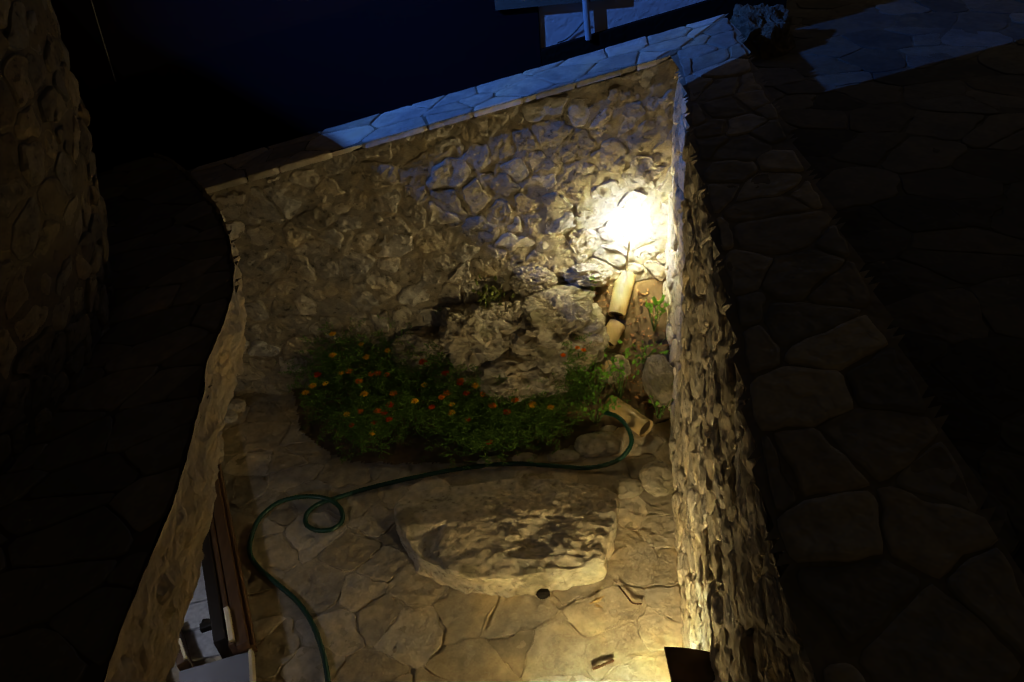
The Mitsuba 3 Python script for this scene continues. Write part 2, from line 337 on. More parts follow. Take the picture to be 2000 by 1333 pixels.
lay(bwk, 'stone', bp, bw_map, 'laid_stone', [(.33, .295, .23), (.28, .25, .20), (.37, .32, .24), (.30, .25, .185), (.32, .295, .25)], 510, (.001, .024), .006, .020, M=52, K=13, bev=.12, freq=19, tilt=.14, outline=.022, smooth=False)
E_ = resample(EDGE, 400)
slab = Polygon([tuple(p) for p in E_] + [(E_[-1][0] - .1, .3), (-4.2, .3), (-4.2, E_[0][1])]).buffer(0)
# coping: a course of flagstones along its top
def cop_map(st, h): return np.c_[st, street_z(st[:, 0]) - .034 + h]
cop_reg = Polygon([(-2.2, 3.53), (.85, 3.54), (1.19, 3.86), (-2.2, 3.86)]).difference(slab.buffer(.004))
cop_reg = max(getattr(cop_reg, 'geoms', [cop_reg]), key=lambda q: q.area)
cb = sheet(cop_reg.buffer(-.004), .02, lambda x, y: street_z(x) - .006, .002, 20, 5)
obj('coping_bed', cb, 'laid_flag', bwk, smooth=True, uv=np.tile([.2, .5], (len(cb[0]), 1)))
cp = cells(cop_reg, .15, 61, 1.35, .005, .004, relax=0)
lay(bwk, 'coping_stone', cp, cop_map, 'laid_flag', [(.50, .46, .38), (.44, .41, .35), (.55, .5, .41)], 610, (.032, .036), .001, .005, M=32, K=5, bev=.04, sunk=.0, outline=.004)
body = trimesh.creation.extrude_polygon(Polygon([(-2.2, -.2), (-2.2, street_z(-2.2) - .04), (1.1, street_z(1.1) - .04), (1.1, -.2)]), .19, engine='earcut')
bv = body.vertices; obj('core', (np.c_[bv[:, 0], 3.835 - bv[:, 2], bv[:, 1]], body.faces[:, ::-1]), 'dark_render', bwk)

# ------------------------------------------------------------------ right wall
rwk = thing('right_wall', 'thick rough rubble wall running from the bottom right up to the corner', 'wall')
def rw_point(s, t):
    """s: metres along y from the corner towards the viewer, t: 0 foot .. 1 top"""
    y = 3.60 - s; xb, xt = on_line(RB, y), on_line(RT, y); x = xb + (xt - xb) * t + .02 * np.sin(t * 3.14)
    return x, y, t * (street_z(xt) - .03) - .03 * (1 - t)
def rw_map(st, h):
    s, t = st[:, 0], st[:, 1] / 1.75
    x, y, z = rw_point(s, t)
    b = .03 * (fbm(np.c_[s * 1.7, t * 3, np.ones(len(s))], 3, 17) - .5) * 2
    return np.c_[x - (h + b) * .985, y - (h + b) * .17 * 0, z]
ss, ts = np.arange(-.02, 3.0, .014), np.arange(0, 1.7501, .016)
S, V = np.meshgrid(ss, ts, indexing='ij'); S, V = S.ravel(), V.ravel()
mh = (fbm(np.c_[S * 16, V * 16, np.zeros(len(S))], 5, 19) - .5) * .038 + .003 + (fbm(np.c_[S * 50, V * 50, np.zeros(len(S))], 3, 20) - .5) * .02
wm = rw_map(np.c_[S, V], mh)
obj('mortar', (wm, quads(len(ss), len(ts))), 'laid_stone', rwk, smooth=True, uv=np.tile([.32, .6], (len(wm), 1)))
rp = cells(sbox(0.0, .0, 2.95, 1.74), .125, 71, 1.15, .020, .014, relax=0, minarea=.1)
lay(rwk, 'stone', rp, rw_map, 'laid_stone', [(.44, .385, .29), (.38, .33, .25), (.46, .40, .30), (.36, .30, .22)], 710, (.002, .020), .006, .015, M=48, K=12, bev=.16, freq=17, tilt=.08, outline=.014, smooth=False)
inner = [(on_line(RT, y) - .012, y) for y in np.linspace(3.55, .32, 14)]
top_reg = Polygon(inner + [(p[0], p[1]) for p in OUT[::-1][1:-1]] + [(1.18, 3.825), (.872, 3.57)])
tb = sheet(top_reg.buffer(-.006), .03, lambda x, y: street_z(x) - .012, .002, 20, 5)
obj('coping_bed', tb, 'laid_flag', rwk, smooth=True, uv=np.tile([.25, .5], (len(tb[0]), 1)))
tp = cells(top_reg, .16, 81, 1.1, .008, .008, relax=0)
lay(rwk, 'coping_stone', tp, cop_map, 'laid_flag', [(.34, .31, .26), (.28, .26, .22), (.38, .34, .27)], 810, (.024, .032), .001, .006, M=28, K=5, bev=.04, sunk=.0, outline=.014, tilt=.02)
core = Polygon([(on_line(RT, y) + .03, y) for y in np.linspace(3.6, .32, 14)] + [(p[0] - .012, p[1]) for p in OUT[::-1]])
ce = trimesh.creation.extrude_polygon(core, 1.0, engine='earcut'); cv = np.array(ce.vertices)
cv[:, 2] = np.where(cv[:, 2] > .5, street_z(cv[:, 0]) - .030, -.2)
obj('core', (cv, ce.faces), 'dark_render', rwk)

# ------------------------------------------------------------------ left canopy: a stone roof slab with a curved edge
cak = thing('stone_canopy', 'dark flagged roof slab with a curved plastered edge, overhanging the doorway at left', 'canopy')
def can_map(st, h): return np.c_[st, street_z(st[:, 0]) - .02 + h]
sh = sheet(slab.buffer(-.03), .05, lambda x, y: street_z(x) - .024, .005, 7, 22)
rim = np.array(E_); rimz = street_z(rim[:, 0])
obj('bedding', sh, 'laid_flag', cak, smooth=True, uv=np.tile([.11, .5], (len(sh[0]), 1)))
cc = [q for q in cells(slab.buffer(-.004), .15, 91, 2.0, .008, .008, relax=0) if q.centroid.x > -2.4 and q.centroid.y > .9]
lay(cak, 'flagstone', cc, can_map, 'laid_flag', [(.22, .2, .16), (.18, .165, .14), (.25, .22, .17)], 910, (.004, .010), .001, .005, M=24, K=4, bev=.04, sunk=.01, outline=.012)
nE, nV = len(E_), 40
tang = np.gradient(E_, axis=0); tang /= np.linalg.norm(tang, axis=1, keepdims=True); nrm = np.c_[-tang[:, 1], tang[:, 0]]
if np.mean(nrm[160:, 0]) < 0: nrm = -nrm
tk0 = thick = np.interp(E_[:, 1], [.8, 1.1, 1.5, 1.9, 2.2, 2.5, 2.9, 3.6, 5], [.40, .36, .29, .28, .29, .25, .17, .12, .1])
G, Vv = np.meshgrid(np.arange(nE), np.linspace(0, 1, nV), indexing='ij'); G, Vv = G.ravel(), Vv.ravel()
rag = 1 + .22 * (vnoise(np.c_[E_ * 9, np.zeros(nE)], 3) - .5) + .12 * (vnoise(np.c_[E_ * 25, np.zeros(nE)], 4) - .5)
px = E_[G] + nrm[G] * (.012 * (1 - Vv) + .035 * np.clip(thick[G] / .3 - .3, 0, 1) * np.exp(-((Vv - .35) / .2)**2) - .02 * Vv)[:, None]
pz = street_z(E_[G][:, 0]) + .001 - thick[G] * rag[G] * Vv
P = np.c_[px, pz]; dn = (fbm(P * 9, 4, 31) - .5) * .07 + (fbm(P * 30, 4, 33) - .5) * .035
P[:, :2] += nrm[G] * (dn * np.clip(Vv * 8, .25, 1))[:, None]
obj('plastered_edge', (P, quads(nE, nV)), 'laid_flag', cak, smooth=False, uv=np.tile([.46, .7], (len(P), 1)))
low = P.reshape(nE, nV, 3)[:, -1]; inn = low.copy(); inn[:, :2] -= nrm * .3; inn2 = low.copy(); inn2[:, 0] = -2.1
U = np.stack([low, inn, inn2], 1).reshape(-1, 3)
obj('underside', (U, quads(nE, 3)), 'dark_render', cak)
# the wall that carries it, under the slab
lw = sheet(sbox(.25, 0, 3.6, 1.2), .03, lambda x, y: 0*x, .03, 8, 41); v = lw[0]
lk = obj('left_wall', (np.c_[CW + .06 + v[:, 2], v[:, 0], v[:, 1]], lw[1]), 'laid_stone', smooth=True, uv=np.tile([.3, .6], (len(v), 1)))
tag(lk, 'rough plastered wall in shade under the overhanging roof slab', 'wall')
for pxy, r, s in [((462, 802), .06, 5), ((452, 822), .045, 6)]:
    p = at_z(*pxy); rock('small_stone', 'small pale stone lying where the plastered edge meets the floor' if s == 5 else 'smallest pale stone beside the plastered edge', (p[0], p[1], .03), (r, r*.8, r*.6), s, base=(.5, .43, .32), sub=3, category='stone')

# ------------------------------------------------------------------ tower
twk = thing('round_tower', 'round rubble stone tower base at the top left', 'tower')
TC = np.array([-3.05, 2.2]); TZ = [1.1, 1.33, 1.5, 1.7, 1.9, 2.1, 2.3, 2.62]; TR = [1.50, 1.546, 1.597, 1.647, 1.694, 1.723, 1.744, 1.765]
def tw_map(st, h):
    a, z = st[:, 0] / 1.65, st[:, 1]; r = np.interp(z, TZ, TR) - .03 + h
    return np.c_[TC[0] + r * np.cos(a), TC[1] + r * np.sin(a), z]
aa, zz = np.arange(-1.9, 2.2, .03), np.arange(1.1, 2.63, .03)
A, Z = np.meshgrid(aa * 1.65, zz, indexing='ij'); A, Z = A.ravel(), Z.ravel()
wm = tw_map(np.c_[A, Z], (fbm(np.c_[A * 9, Z * 9, 0*A], 3, 3) - .5) * .03)
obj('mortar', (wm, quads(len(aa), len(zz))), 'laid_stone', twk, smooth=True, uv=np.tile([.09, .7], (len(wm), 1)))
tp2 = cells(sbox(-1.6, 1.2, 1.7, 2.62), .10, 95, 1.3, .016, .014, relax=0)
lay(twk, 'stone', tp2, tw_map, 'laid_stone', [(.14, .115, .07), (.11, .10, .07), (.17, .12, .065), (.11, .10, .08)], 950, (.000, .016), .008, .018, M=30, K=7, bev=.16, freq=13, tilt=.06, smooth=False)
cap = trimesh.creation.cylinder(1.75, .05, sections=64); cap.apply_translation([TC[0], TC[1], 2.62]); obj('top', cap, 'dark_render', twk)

# ------------------------------------------------------------------ house across the alley
FY = 4.30
hk = thing('white_house', 'pale rendered house wall lit blue at the top of the picture', 'house')
def slabbox(x0, x1, y0, y1, z0, z1): 
    m = trimesh.creation.box((x1-x0, y1-y0, z1-z0)); m.apply_translation(((x0+x1)/2, (y0+y1)/2, (z0+z1)/2)); return m
def sloped(x0, x1, y0, y1, za, zb, h0, h1):   # a bar whose foot follows the lane
    v = np.array([(x, y, street_z(x) + (h0 if k == 0 else h1)) if za is None else (x, y, za if k == 0 else zb) for x in (x0, x1) for y in (y0, y1) for k in (0, 1)])
    return trimesh.Trimesh(v, [[0,1,3],[0,3,2],[4,6,7],[4,7,5],[0,4,5],[0,5,1],[2,3,7],[2,7,6],[0,2,6],[0,6,4],[1,5,7],[1,7,3]], process=False)
obj('wall', slabbox(.31, 1.62, FY, FY + 4, .9, 5.5), 'white_render', hk)
obj('plinth', sloped(.31, 1.63, FY - .03, FY + .01, None, None, -.6, -.06), 'dark_render', hk)  # dark strip added for the shade along the wall foot
obj('window_sill', slabbox(.08, .72, FY - .05, FY - .002, 1.872, 1.93), 'sill_stone', hk)
obj('groove_moulding', slabbox(.72, 1.60, FY - .012, FY + .003, 1.885, 1.905), 'dark_render', hk)
sk = thing('dark_shed', 'house wall left of the blue lit part, its shade put in as near black colour', 'facade')
obj('wall', slabbox(-6.5, .305, FY - .02, FY + 3, .6, 4.8), 'shaded_facade_tone', sk)  # stretch of house wall in shade, darkened by its material
pk = thing('downpipe', 'blue lit vertical drainpipe on the pale house wall', 'pipe')
p0, p1 = at_y(1149, 70, FY - .045), at_y(1143, 0, FY - .045)
obj('pipe', tube([p0 + (0, 0, -.02), p1, p1 + (p1 - p0) * 12], .017, 14), 'pipe_paint', pk, smooth=40)
for q in (.35, 2.2): obj('bracket', slabbox(p0[0]-.028, p0[0]+.028, FY - .052, FY - .004, p0[2] + q - .01, p0[2] + q + .01), 'black_metal', pk)
ca = spline([at_y(1089, 84, FY - .012), at_y(1105, 78, FY - .012), at_y(1122, 64, FY - .012), at_y(1140, 43, FY - .03)], 8)
tag(obj('cable', tube(ca, .0032, 6), 'black_metal', smooth=True), 'thin dark cable curving across the blue wall to the drainpipe', 'cable')
ca = spline([at_y(178, 0, 4.25), at_y(200, 75, 4.25), at_y(214, 120, 4.25), at_y(226, 160, 4.25)], 8)
tag(obj('cable', tube(ca, .003, 6), 'wire_metal', smooth=True), 'faint thin wire hanging on the black wall at top left', 'cable')
# rough rock past the end of the coping
p = at_z(1485, 62, 1.72)
rock('rough_boulder', 'rough stone block beyond the far corner of the walls', (p[0] + .02, p[1] + .08, 1.60), (.17, .16, .22), 77, base=(.15, .125, .085), category='boulder', amp=.3, freq=2.2)

# ------------------------------------------------------------------ rocks at the foot of the wall
R = lambda px, py, y: at_y(px, py, y)
rock('rock_outcrop', 'big pitted grey rock left of the bamboo, with hollows in its face', R(1090, 650, 3.36), (.25, .22, .19), 4, amp=.34, sub=6, freq=1.5, strata=.10, base=(.31, .28, .205),
     hollows=[(-.1, -.75, .75, .26, .30), (.38, -.8, .5, .17, .36), (-.62, -.7, -.1, .3, .25)])
rock('rock_ledge', 'flat layered ledge of rock just above the big pitted rock', R(1080, 585, 3.52), (.24, .15, .085), 8, amp=.34, sub=6, freq=1.5, strata=.14, base=(.33, .295, .215))
rock('rock_ledge', 'mossy stone course between the ledge and the lit wall', R(1150, 532, 3.58), (.12, .085, .065), 9, amp=.4, sub=6, freq=1.7, strata=.06, base=(.36, .32, .24))
rock('rock_ledge', 'smaller stone left of the mossy course, under the wall', R(1040, 545, 3.57), (.12, .09, .075), 10, amp=.42, sub=6, freq=1.7, strata=.06, base=(.34, .305, .225))
rock('low_rock', 'low dark rock under the big pitted rock, behind the marigolds', R(1015, 725, 3.26), (.24, .19, .12), 12, amp=.36, sub=6, freq=1.6, base=(.31, .28, .22), hollows=[(.1, -.8, .6, .2, .22), (-.5, -.7, .5, .2, .2)])
rock('shadowed_rock', 'rock with a lit crest in deep shade left of the pitted rock', R(935, 660, 3.43), (.20, .19, .19), 15, amp=.36, sub=6, freq=1.5, base=(.31, .275, .205), hollows=[(-.3, -.8, .2, .35, .25)])
rock('shadowed_rock', 'rock lying in shadow at the wall foot, behind the tallest marigolds', R(830, 690, 3.5), (.19, .12, .14), 16, amp=.34, sub=6, freq=1.5, base=(.3, .27, .21))
rock('bridging_rock', 'rock wedged between the pitted rock and the shadowed one to its left', R(1000, 628, 3.47), (.17, .15, .13), 31, amp=.36, sub=6, freq=1.5, base=(.33, .295, .215), strata=.08)
rock('bridging_rock', 'darker rock low between the pitted rock and the flowers', R(925, 735, 3.36), (.19, .12, .11), 32, amp=.36, sub=6, freq=1.5, base=(.28, .25, .19))
rock('corner_stone', 'large slanting stone leaning against the right wall above the second bamboo', R(1288, 745, 3.10), (.07, .12, .14), 18, amp=.2, sub=5, base=(.2, .165, .115), rot=.3)
rock('corner_stone', 'rounded stone against the right wall near the hose bend', at_z(1285, 935, .02), (.085, .1, .05), 19, amp=.16, sub=5, base=(.36, .3, .21))
rock('corner_stone', 'flat broken stone left of the rounded one by the right wall', at_z(1225, 955, .01), (.08, .055, .035), 20, amp=.18, sub=4, base=(.34, .28, .2))
rock('earth_clod', 'clod of earth under the middle bamboo piece', at_surface(1195, 715, bank_z) + (0, 0, -.01), (.10, .09, .07), 23, amp=.24, sub=5, base=(.3, .25, .17), category='clod')
rock('edging_stone', 'pale flat edging stone at the right end of the flower bed', at_z(1170, 868, .01), (.13, .085, .03), 24, amp=.12, sub=5, base=(.48, .42, .3), category='stone')
for q, (px, py, r) in enumerate([(1100, 893, .085), (1025, 898, .07), (955, 905, .065)]):
    rock('edging_stone', ['flat edging stone left of the pale one along the bed', 'thin edging stone in the middle of the bed front', 'leftmost low edging stone under the marigolds'][q], at_z(px, py, .005), (r, .04, .025), 25 + q, amp=.14, sub=4, base=(.38, .33, .24), category='stone')

# ---- the flat boulder on the floor
def boulder():
    top = [(775, 1000), (800, 975), (905, 965), (1010, 950), (1110, 955), (1165, 968), (1207, 993), (1204, 1045), (1186, 1100), (1183, 1134), (1065, 1158), (950, 1168), (885, 1154), (822, 1122), (800, 1080), (782, 1058)]
    pl = Polygon([tuple(at_z(*p)[:2]) for p in top]).buffer(.012).buffer(-.012)
    M, K = 190, 46; c = np.array(pl.centroid.coords[0]); ring = pl.exterior
    b = np.array([ring.interpolate(k / M, normalized=True).coords[0] for k in range(M)])
    rs = [1.0, 1.0, .998, .995, .992, .988, .98, .965] + list(np.linspace(.945, 0.02, K)); P = []
    back = np.clip((b[:, 1] - c[1]) / .22, -1, 1)
    for n, r in enumerate(rs):
        h = [-.02, .0, .045, .085, .108, .12, .128, .132][n] if n < 8 else .135
        q = c + (b - c) * r
        sl = 1 - .45 * np.clip((q[:, 1] - c[1]) / .22, 0, 1)**1.5
        P.append(np.c_[q, np.full(M, h) * sl])
    P = np.vstack(P + [np.array([[c[0], c[1], .135]])]); rr = np.r_[np.repeat(rs, M), 0]
    u = np.c_[P[:, 0] * 5, P[:, 1] * 13, P[:, 2] * 4 + 3]
    bed_ = np.abs(((P[:, 1] * 15 + P[:, 0] * 2.5 + fbm(u, 4, 5) * 3.2) % 1) - .5) - .25
    n = (fbm(np.c_[P[:, 0] * 7, P[:, 1] * 11, P[:, 2]], 6, 41) - .5) * .06 + bed_ * .010 + (fbm(np.c_[P[:, :2] * 30, P[:, 2]], 4, 43) - .5) * .028 - np.abs(fbm(np.c_[P[:, 0] * 6, P[:, 1] * 14, P[:, 2]], 4, 49) - .5) * .03
    chip = np.clip((-.40 - P[:, 0] + (fbm(P * 9, 3, 4) - .5) * .15) / .05, 0, 1) * np.clip((2.36 - P[:, 1] + (fbm(P * 11, 2, 8) - .5) * .1) / .04, 0, 1)
    w = np.clip((1 - rr) / .06, 0, 1)
    right = np.clip((P[:, 0] + .3) / .3, .3, 1)
    P[:, 2] += w * n * right - w * chip * .025
    out = (P[:, :2] - c); out /= np.maximum(np.linalg.norm(out, axis=1, keepdims=True), 1e-6)
    P[:, :2] += out * (((fbm(np.c_[P[:, 0] * 16, P[:, 1] * 16, P[:, 2] * 22], 5, 47) - .5) * .055) * np.clip((rr - .8) / .15, 0, 1))[:, None]
    nk = len(rs); i, j = np.meshgrid(np.arange(nk - 1), np.arange(M), indexing='ij'); j2 = (j + 1) % M
    a, b2, c2, d2 = i*M+j, i*M+j2, (i+1)*M+j2, (i+1)*M+j
    f = np.vstack([np.stack([a, b2, c2], -1).reshape(-1, 3), np.stack([a, c2, d2], -1).reshape(-1, 3)])
    k = np.arange(M); o = (nk - 1) * M; f = np.vstack([f, np.stack([o + k, o + (k+1) % M, np.full(M, nk*M)], -1)])
    if pl.exterior.is_ccw is False: f = f[:, ::-1]
    return P, f
v, f = boulder()
tag(obj('flat_boulder', (v, f), 'laid_rock', smooth=False, uv=np.tile([.50, .7], (len(v), 1))), 'big flat topped boulder with a pale lit front face in the middle of the floor', 'boulder')

# ------------------------------------------------------------------ bamboo pieces
def bamboo(name, label, a, b, r0, r1, node=None, open_end=True, wall=.16):
    k = thing(name, label, 'bamboo'); a, b = np.asarray(a, float), np.asarray(b, float)
    t = np.linspace(0, 1, 40); p = a + (b - a) * t[:, None]; r = r0 + (r1 - r0) * t
    for nd in (node or []): r = r * (1 + .09 * np.exp(-((t - nd) / .018)**2) - .05 * np.exp(-((t - nd - .04) / .012)**2))
    obj('culm', tube(p, r, 28, cap=False), 'bamboo', k, smooth=True)
    ax = (b - a) / np.linalg.norm(b - a)
    for e, rr, s in ((a, r[0], -1), (b, r[-1], 1)):
        obj('cut_rim', tube([e + ax * s * .0015, e - ax * s * .02], [rr, rr * (1 - wall)], 28, cap=False), 'bamboo_cut', k, smooth=True)
        obj('hollow', tube([e - ax * s * .012, e - ax * s * .03], [rr * (1 - wall) * 1.02, rr * .4], 24), 'bamboo_dark', k)
    return k
S = lambda px, py, up=.0: at_surface(px, py, bank_z) + np.array([0, -.3*up, up])
bt = S(1222, 545, .03); bb = S(1203, 628, .055)
bamboo('bamboo_pipe', 'thick pale bamboo pipe directly below the glowing bulb', bt, bb, .056, .048, node=[.3])
b2, b3 = S(1205, 640, .03), S(1184, 682, .05)
bamboo('bamboo_pipe', 'short bamboo pipe below the thickest one', b2, b3, .049, .050)
b4 = S(1182, 738, .05)
bamboo('bamboo_pipe', 'small broken bamboo end among the weeds', b4 + (-.03, 0, 0), b4 + (.035, .04, .02), .034, .034)
b5, b6 = at_z(1192, 785, .07), at_z(1262, 838, .055)
bamboo('bamboo_pipe', 'brown bamboo length lying near the hose bend', b5, b6, .044, .052, node=[.42])

# ------------------------------------------------------------------ the bulb on its wire
BP = at_y(1229, 450, 3.445)
lk = thing('garden_lamp', 'glowing bulb on a thin wire above the bamboo pipe', 'lamp')
prof = [(0, -.052), (.010, -.051), (.013, -.044), (.016, -.03), (.026, -.012), (.031, .006), (.029, .02), (.02, .031), (.008, .036), (0, .0365)]
bm = trimesh.creation.revolve(np.array(prof), sections=28); bm.apply_translation(BP)
def split(m, n, c):      # the faces of a bulb that look along n, and the rest
    n = np.asarray(n, float) / np.linalg.norm(n); on = m.face_normals @ n > c
    return (m.vertices, m.faces[on]), (m.vertices, m.faces[~on])
lit, back = split(bm, (.20, .88, -.50), .45)
obj('frosted_back', back, matte(rgb(.8, .8, .8)), lk, smooth=True, emitter={'type': 'area', 'radiance': rgb(42.0, 36.0, 21.0)})
k = obj('bulb', lit, matte(rgb(.8, .8, .8)), lk, smooth=True, emitter={'type': 'area', 'radiance': rgb(*(BULB_POWER * np.array([1.0, .84, .42])))})
wp = spline([BP + (0, 0, -.05), BP + (.0, .002, -.10), (bt + BP) / 2 + (-.004, 0, -.05), bt + (.01, .0, .0)], 8)
obj('wire', tube(wp, .0042, 8), 'pale_wood', lk, smooth=True)

# ------------------------------------------------------------------ hooded floodlight at the right wall
fk = thing('hooded_light', 'dark hooded garden light fixed low on the right wall at the bottom', 'lamp')
ha, hb = at_z(1298, 1257, .60), at_z(1406, 1278, .60); dv = np.array([-.02, -1.0, 0]); dv /= np.linalg.norm(dv)
U2, W2 = np.meshgrid(np.linspace(0, 1, 16), np.linspace(0, 1, 14), indexing='ij'); U2, W2 = U2.ravel(), W2.ravel()
hp = ha + (hb - ha) * U2[:, None] + dv * (W2 * .24)[:, None]; hp[:, 2] += .010 * np.sin(U2 * 3.14) - .02 * (1 - U2) + .004 * (vnoise(hp * 40) - .5)
top_ = hp.copy(); bot = hp.copy(); bot[:, 2] -= .014
ids = np.arange(16 * 14).reshape(16, 14); loop = np.r_[ids[:, 0], ids[-1, 1:], ids[-2::-1, -1], ids[0, -2:0:-1]]; n0 = len(hp); l2 = np.roll(loop, -1)
side = np.vstack([np.stack([loop, l2, l2 + n0], -1), np.stack([loop, l2 + n0, loop + n0], -1)])
obj('hood', (np.vstack([top_, bot]), np.vstack([quads(16, 14), quads(16, 14)[:, ::-1] + n0, side])), 'rusty_hood', fk)
FP = (ha + hb) / 2 + 0; FP = np.array([.20, 1.18, .30])
fb = trimesh.creation.icosphere(3, .026); fb.apply_translation(FP)
lit, back = split(fb, (.82, .50, -.34), .30)
obj('reflector', back, 'black_metal', fk, smooth=True)
obj('bulb', lit, matte(rgb(.8, .8, .8)), fk, smooth=True, emitter={'type': 'area', 'radiance': rgb(*(FLOOD_POWER * np.array([1.0, .79, .37])))})
obj('bracket', beam(FP + (.0, -.07, .0), FP + (.36, -.07, .05), .02, .02), 'black_metal', fk)
obj('socket', tube([FP + (0, -.07, 0), FP + (0, -.024, 0)], .016, 14), 'black_metal', fk, smooth=30)

# ------------------------------------------------------------------ blue floodlight on a pole on the tower, outside the view
BL = np.array([-2.6, 2.55, 4.0])
zk = thing('blue_floodlight', 'blue street floodlight with two added beam cutting plates on a pole outside the view', 'lamp')
target = np.array([.4, 3.75, 1.65]); ax = (target - BL) / np.linalg.norm(target - BL)
P2N = np.cross(at_street(1350, 157) - BL, at_z(1900, 110, 1.6) - BL); LED = np.cross(P2N / np.linalg.norm(P2N), ax)   # the row of LEDs
for n_, o_ in enumerate(np.linspace(-.05, .05, 6)):
    q_ = BL + LED * o_
    scene[numbered(zk + '__led')] = {'type': 'spot', 'to_world': T().look_at(origin=q_.tolist(), target=(q_ + ax).tolist(), up=[0, 0, 1]), 'cutoff_angle': 36.0, 'beam_width': 12.0,
                                     'intensity': rgb(*(BLUE_POWER / 6 * np.array([.07, .25, 1.0])))}
def blade(pts):          # a plate whose edge lies in the plane through the lamp and the two points; pts[2] is on the dark side
    a, b, dark = (BL + .22 * (np.asarray(p) - BL) / np.linalg.norm(np.asarray(p) - BL) for p in pts)
    e = (b - a) / np.linalg.norm(b - a) * .32; m_ = (a + b) / 2; a2, b2 = m_ - e, m_ + e; dd = dark - (a + b) / 2; dd -= (b - a) * np.dot(dd, b - a) / np.dot(b - a, b - a); dd = dd / np.linalg.norm(dd) * .45
    nn = np.cross(b - a, dd); nn = nn / np.linalg.norm(nn) * .004
    q = np.array([a2, b2, b2 + dd, a2 + dd]); v = np.vstack([q - nn, q + nn])
    return trimesh.Trimesh(v, trimesh.creation.box().faces, process=False).convex_hull
obj('barn_door', blade([at_street(1350, 157), at_z(1900, 110, 1.6), (1.6, 2.4, 1.5)]), 'black_metal', zk)  # unseen plates added to cut the beam where the blue light ends
obj('barn_door', blade([(-1.0, 3.6, 1.36), (.95, 3.6, .46), (-.3, 3.2, .5)]), 'black_metal', zk)
hv = -ax * .03 + BL; obj('housing', beam(hv, hv - ax * .16, .22, .18), 'black_metal', zk)
obj('pole', tube([(BL[0] - .16, BL[1] - .1, 2.6), (BL[0] - .16, BL[1] - .1, 3.9)], .03, 12), 'black_metal', zk, smooth=40)
# pale street lamp up the lane at right, outside the view
sk2 = thing('street_lamp', 'white street lamp up the lane outside the view', 'street lamp')
SP = np.array([4.6, 6.0, 3.6])
hd = trimesh.creation.icosphere(2, .07); hd.apply_translation(SP)
obj('globe', hd, matte(rgb(.8, .8, .8)), sk2, smooth=True, emitter={'type': 'area', 'radiance': rgb(70.0, 64.0, 55.0)})
obj('post', tube([(SP[0], SP[1], 1.5), (SP[0], SP[1], 3.54)], .035, 12), 'black_metal', sk2, smooth=40)

# ------------------------------------------------------------------ garden hose
H = [at_z(1180, 806, .10), at_z(1207, 815, .14), at_z(1228, 840, .13), at_z(1232, 870, .10), at_z(1205, 900, .05), at_z(1150, 914, .02)]
H += [at_z(*p, .016) for p in [(1075, 910), (1000, 906), (900, 916), (800, 935), (720, 954), (660, 972), (622, 985), (600, 1003), (598, 1024), (618, 1036), (648, 1034), (668, 1018), (666, 996), (648, 981), (620, 976), (585, 978), (545, 988), (510, 1013), (492, 1045), (488, 1080), (504, 1108), (540, 1140), (580, 1175), (608, 1215), (626, 1260), (636, 1300), (642, 1345), (645, 1400)]]
H = np.array(H); H[18:24, 2] += [.004, .012, .02, .026, .022, .01]
hc = spline(H, 14); 
tag(obj('garden_hose', tube(hc, .0115, 14), 'hose_rubber', smooth=True), 'dark green garden hose looping once across the stone floor', 'hose')

# ------------------------------------------------------------------ doorway below the canopy
dk = thing('doorway', 'brown wooden door leaf and frame by pale steps, seen from above below the canopy', 'door')
a, b = at_z(422, 938, .10), at_z(484, 1272, .10); d = (b - a) / np.linalg.norm(b - a); nx = np.array([-d[1], d[0], 0]); nx = nx if nx[0] > 0 else -nx
obj('frame_rail', beam(a - d*.2 - nx*.006, b - nx*.006, .05, .12), 'brown_wood', dk, smooth=30)
obj('frame_moulding', beam(a - d*.2 + nx*.027, b + nx*.027, .014, .06), 'brown_wood', dk, smooth=30)
obj('inner_rail', beam(a - d*.2 - nx*.046, b - d*.01 - nx*.046, .024, .14), 'brown_wood', dk, smooth=30)
lf = obj('leaf', beam(a - d*.2 - nx*.085, b - d*.04 - nx*.085, .05, .17), 'dark_wood', dk, smooth=30)
e = at_z(455, 1252, .10)
obj('worn_edge', beam(at_z(452, 1208, .10), at_z(463, 1272, .10), .022, .17), 'pale_wood', dk, smooth=30); labels[dk + '__worn_edge'] = {'label': 'pale end of the door leaf'}  # separate pale strip along the end of the leaf
def tiles(pts, z, key):
    pl = Polygon([tuple(at_z(*p, z)[:2]) for p in pts]); m = trimesh.creation.extrude_polygon(pl.buffer(-.003), .05, engine='earcut'); v = np.array(m.vertices); v[:, 2] += z - .05; return obj(key, (v, m.faces), 'grey_tile', dk)
tiles([(330, 1060), (396, 1060), (404, 1096), (330, 1112)], .03, 'step')
tiles([(330, 1113), (404, 1098), (424, 1166), (330, 1190)], .03, 'step')
tiles([(326, 1192), (424, 1168), (434, 1216), (326, 1240)], .03, 'step')
tiles([(320, 1246), (434, 1219), (462, 1274), (320, 1300)], .012, 'step')
wk = thing('doorway_lamp', 'small white lamp inside the doorway, hidden under the canopy', 'lamp')
wl = trimesh.creation.icosphere(2, .035); wl.apply_translation((-1.72, 1.75, .75))
lit, back = split(wl, (.45, .25, -1.0), .35)
obj('shade', back, 'black_metal', wk, smooth=True)
obj('globe', lit, matte(rgb(.8, .8, .8)), wk, smooth=True, emitter={'type': 'area', 'radiance': rgb(70.0, 74.0, 88.0)})
obj('arm', beam((-1.93, 1.75, .78), (-1.72, 1.75, .79), .02, .02), 'black_metal', wk)
obj('latch', beam(at_z(392, 1228, .14), at_z(440, 1212, .14), .03, .035), 'black_metal', dk, smooth=30)
obj('latch_handle', beam(at_z(418, 1222, .145), at_z(420, 1250, .13), .014, .016), 'black_metal', dk, smooth=30)
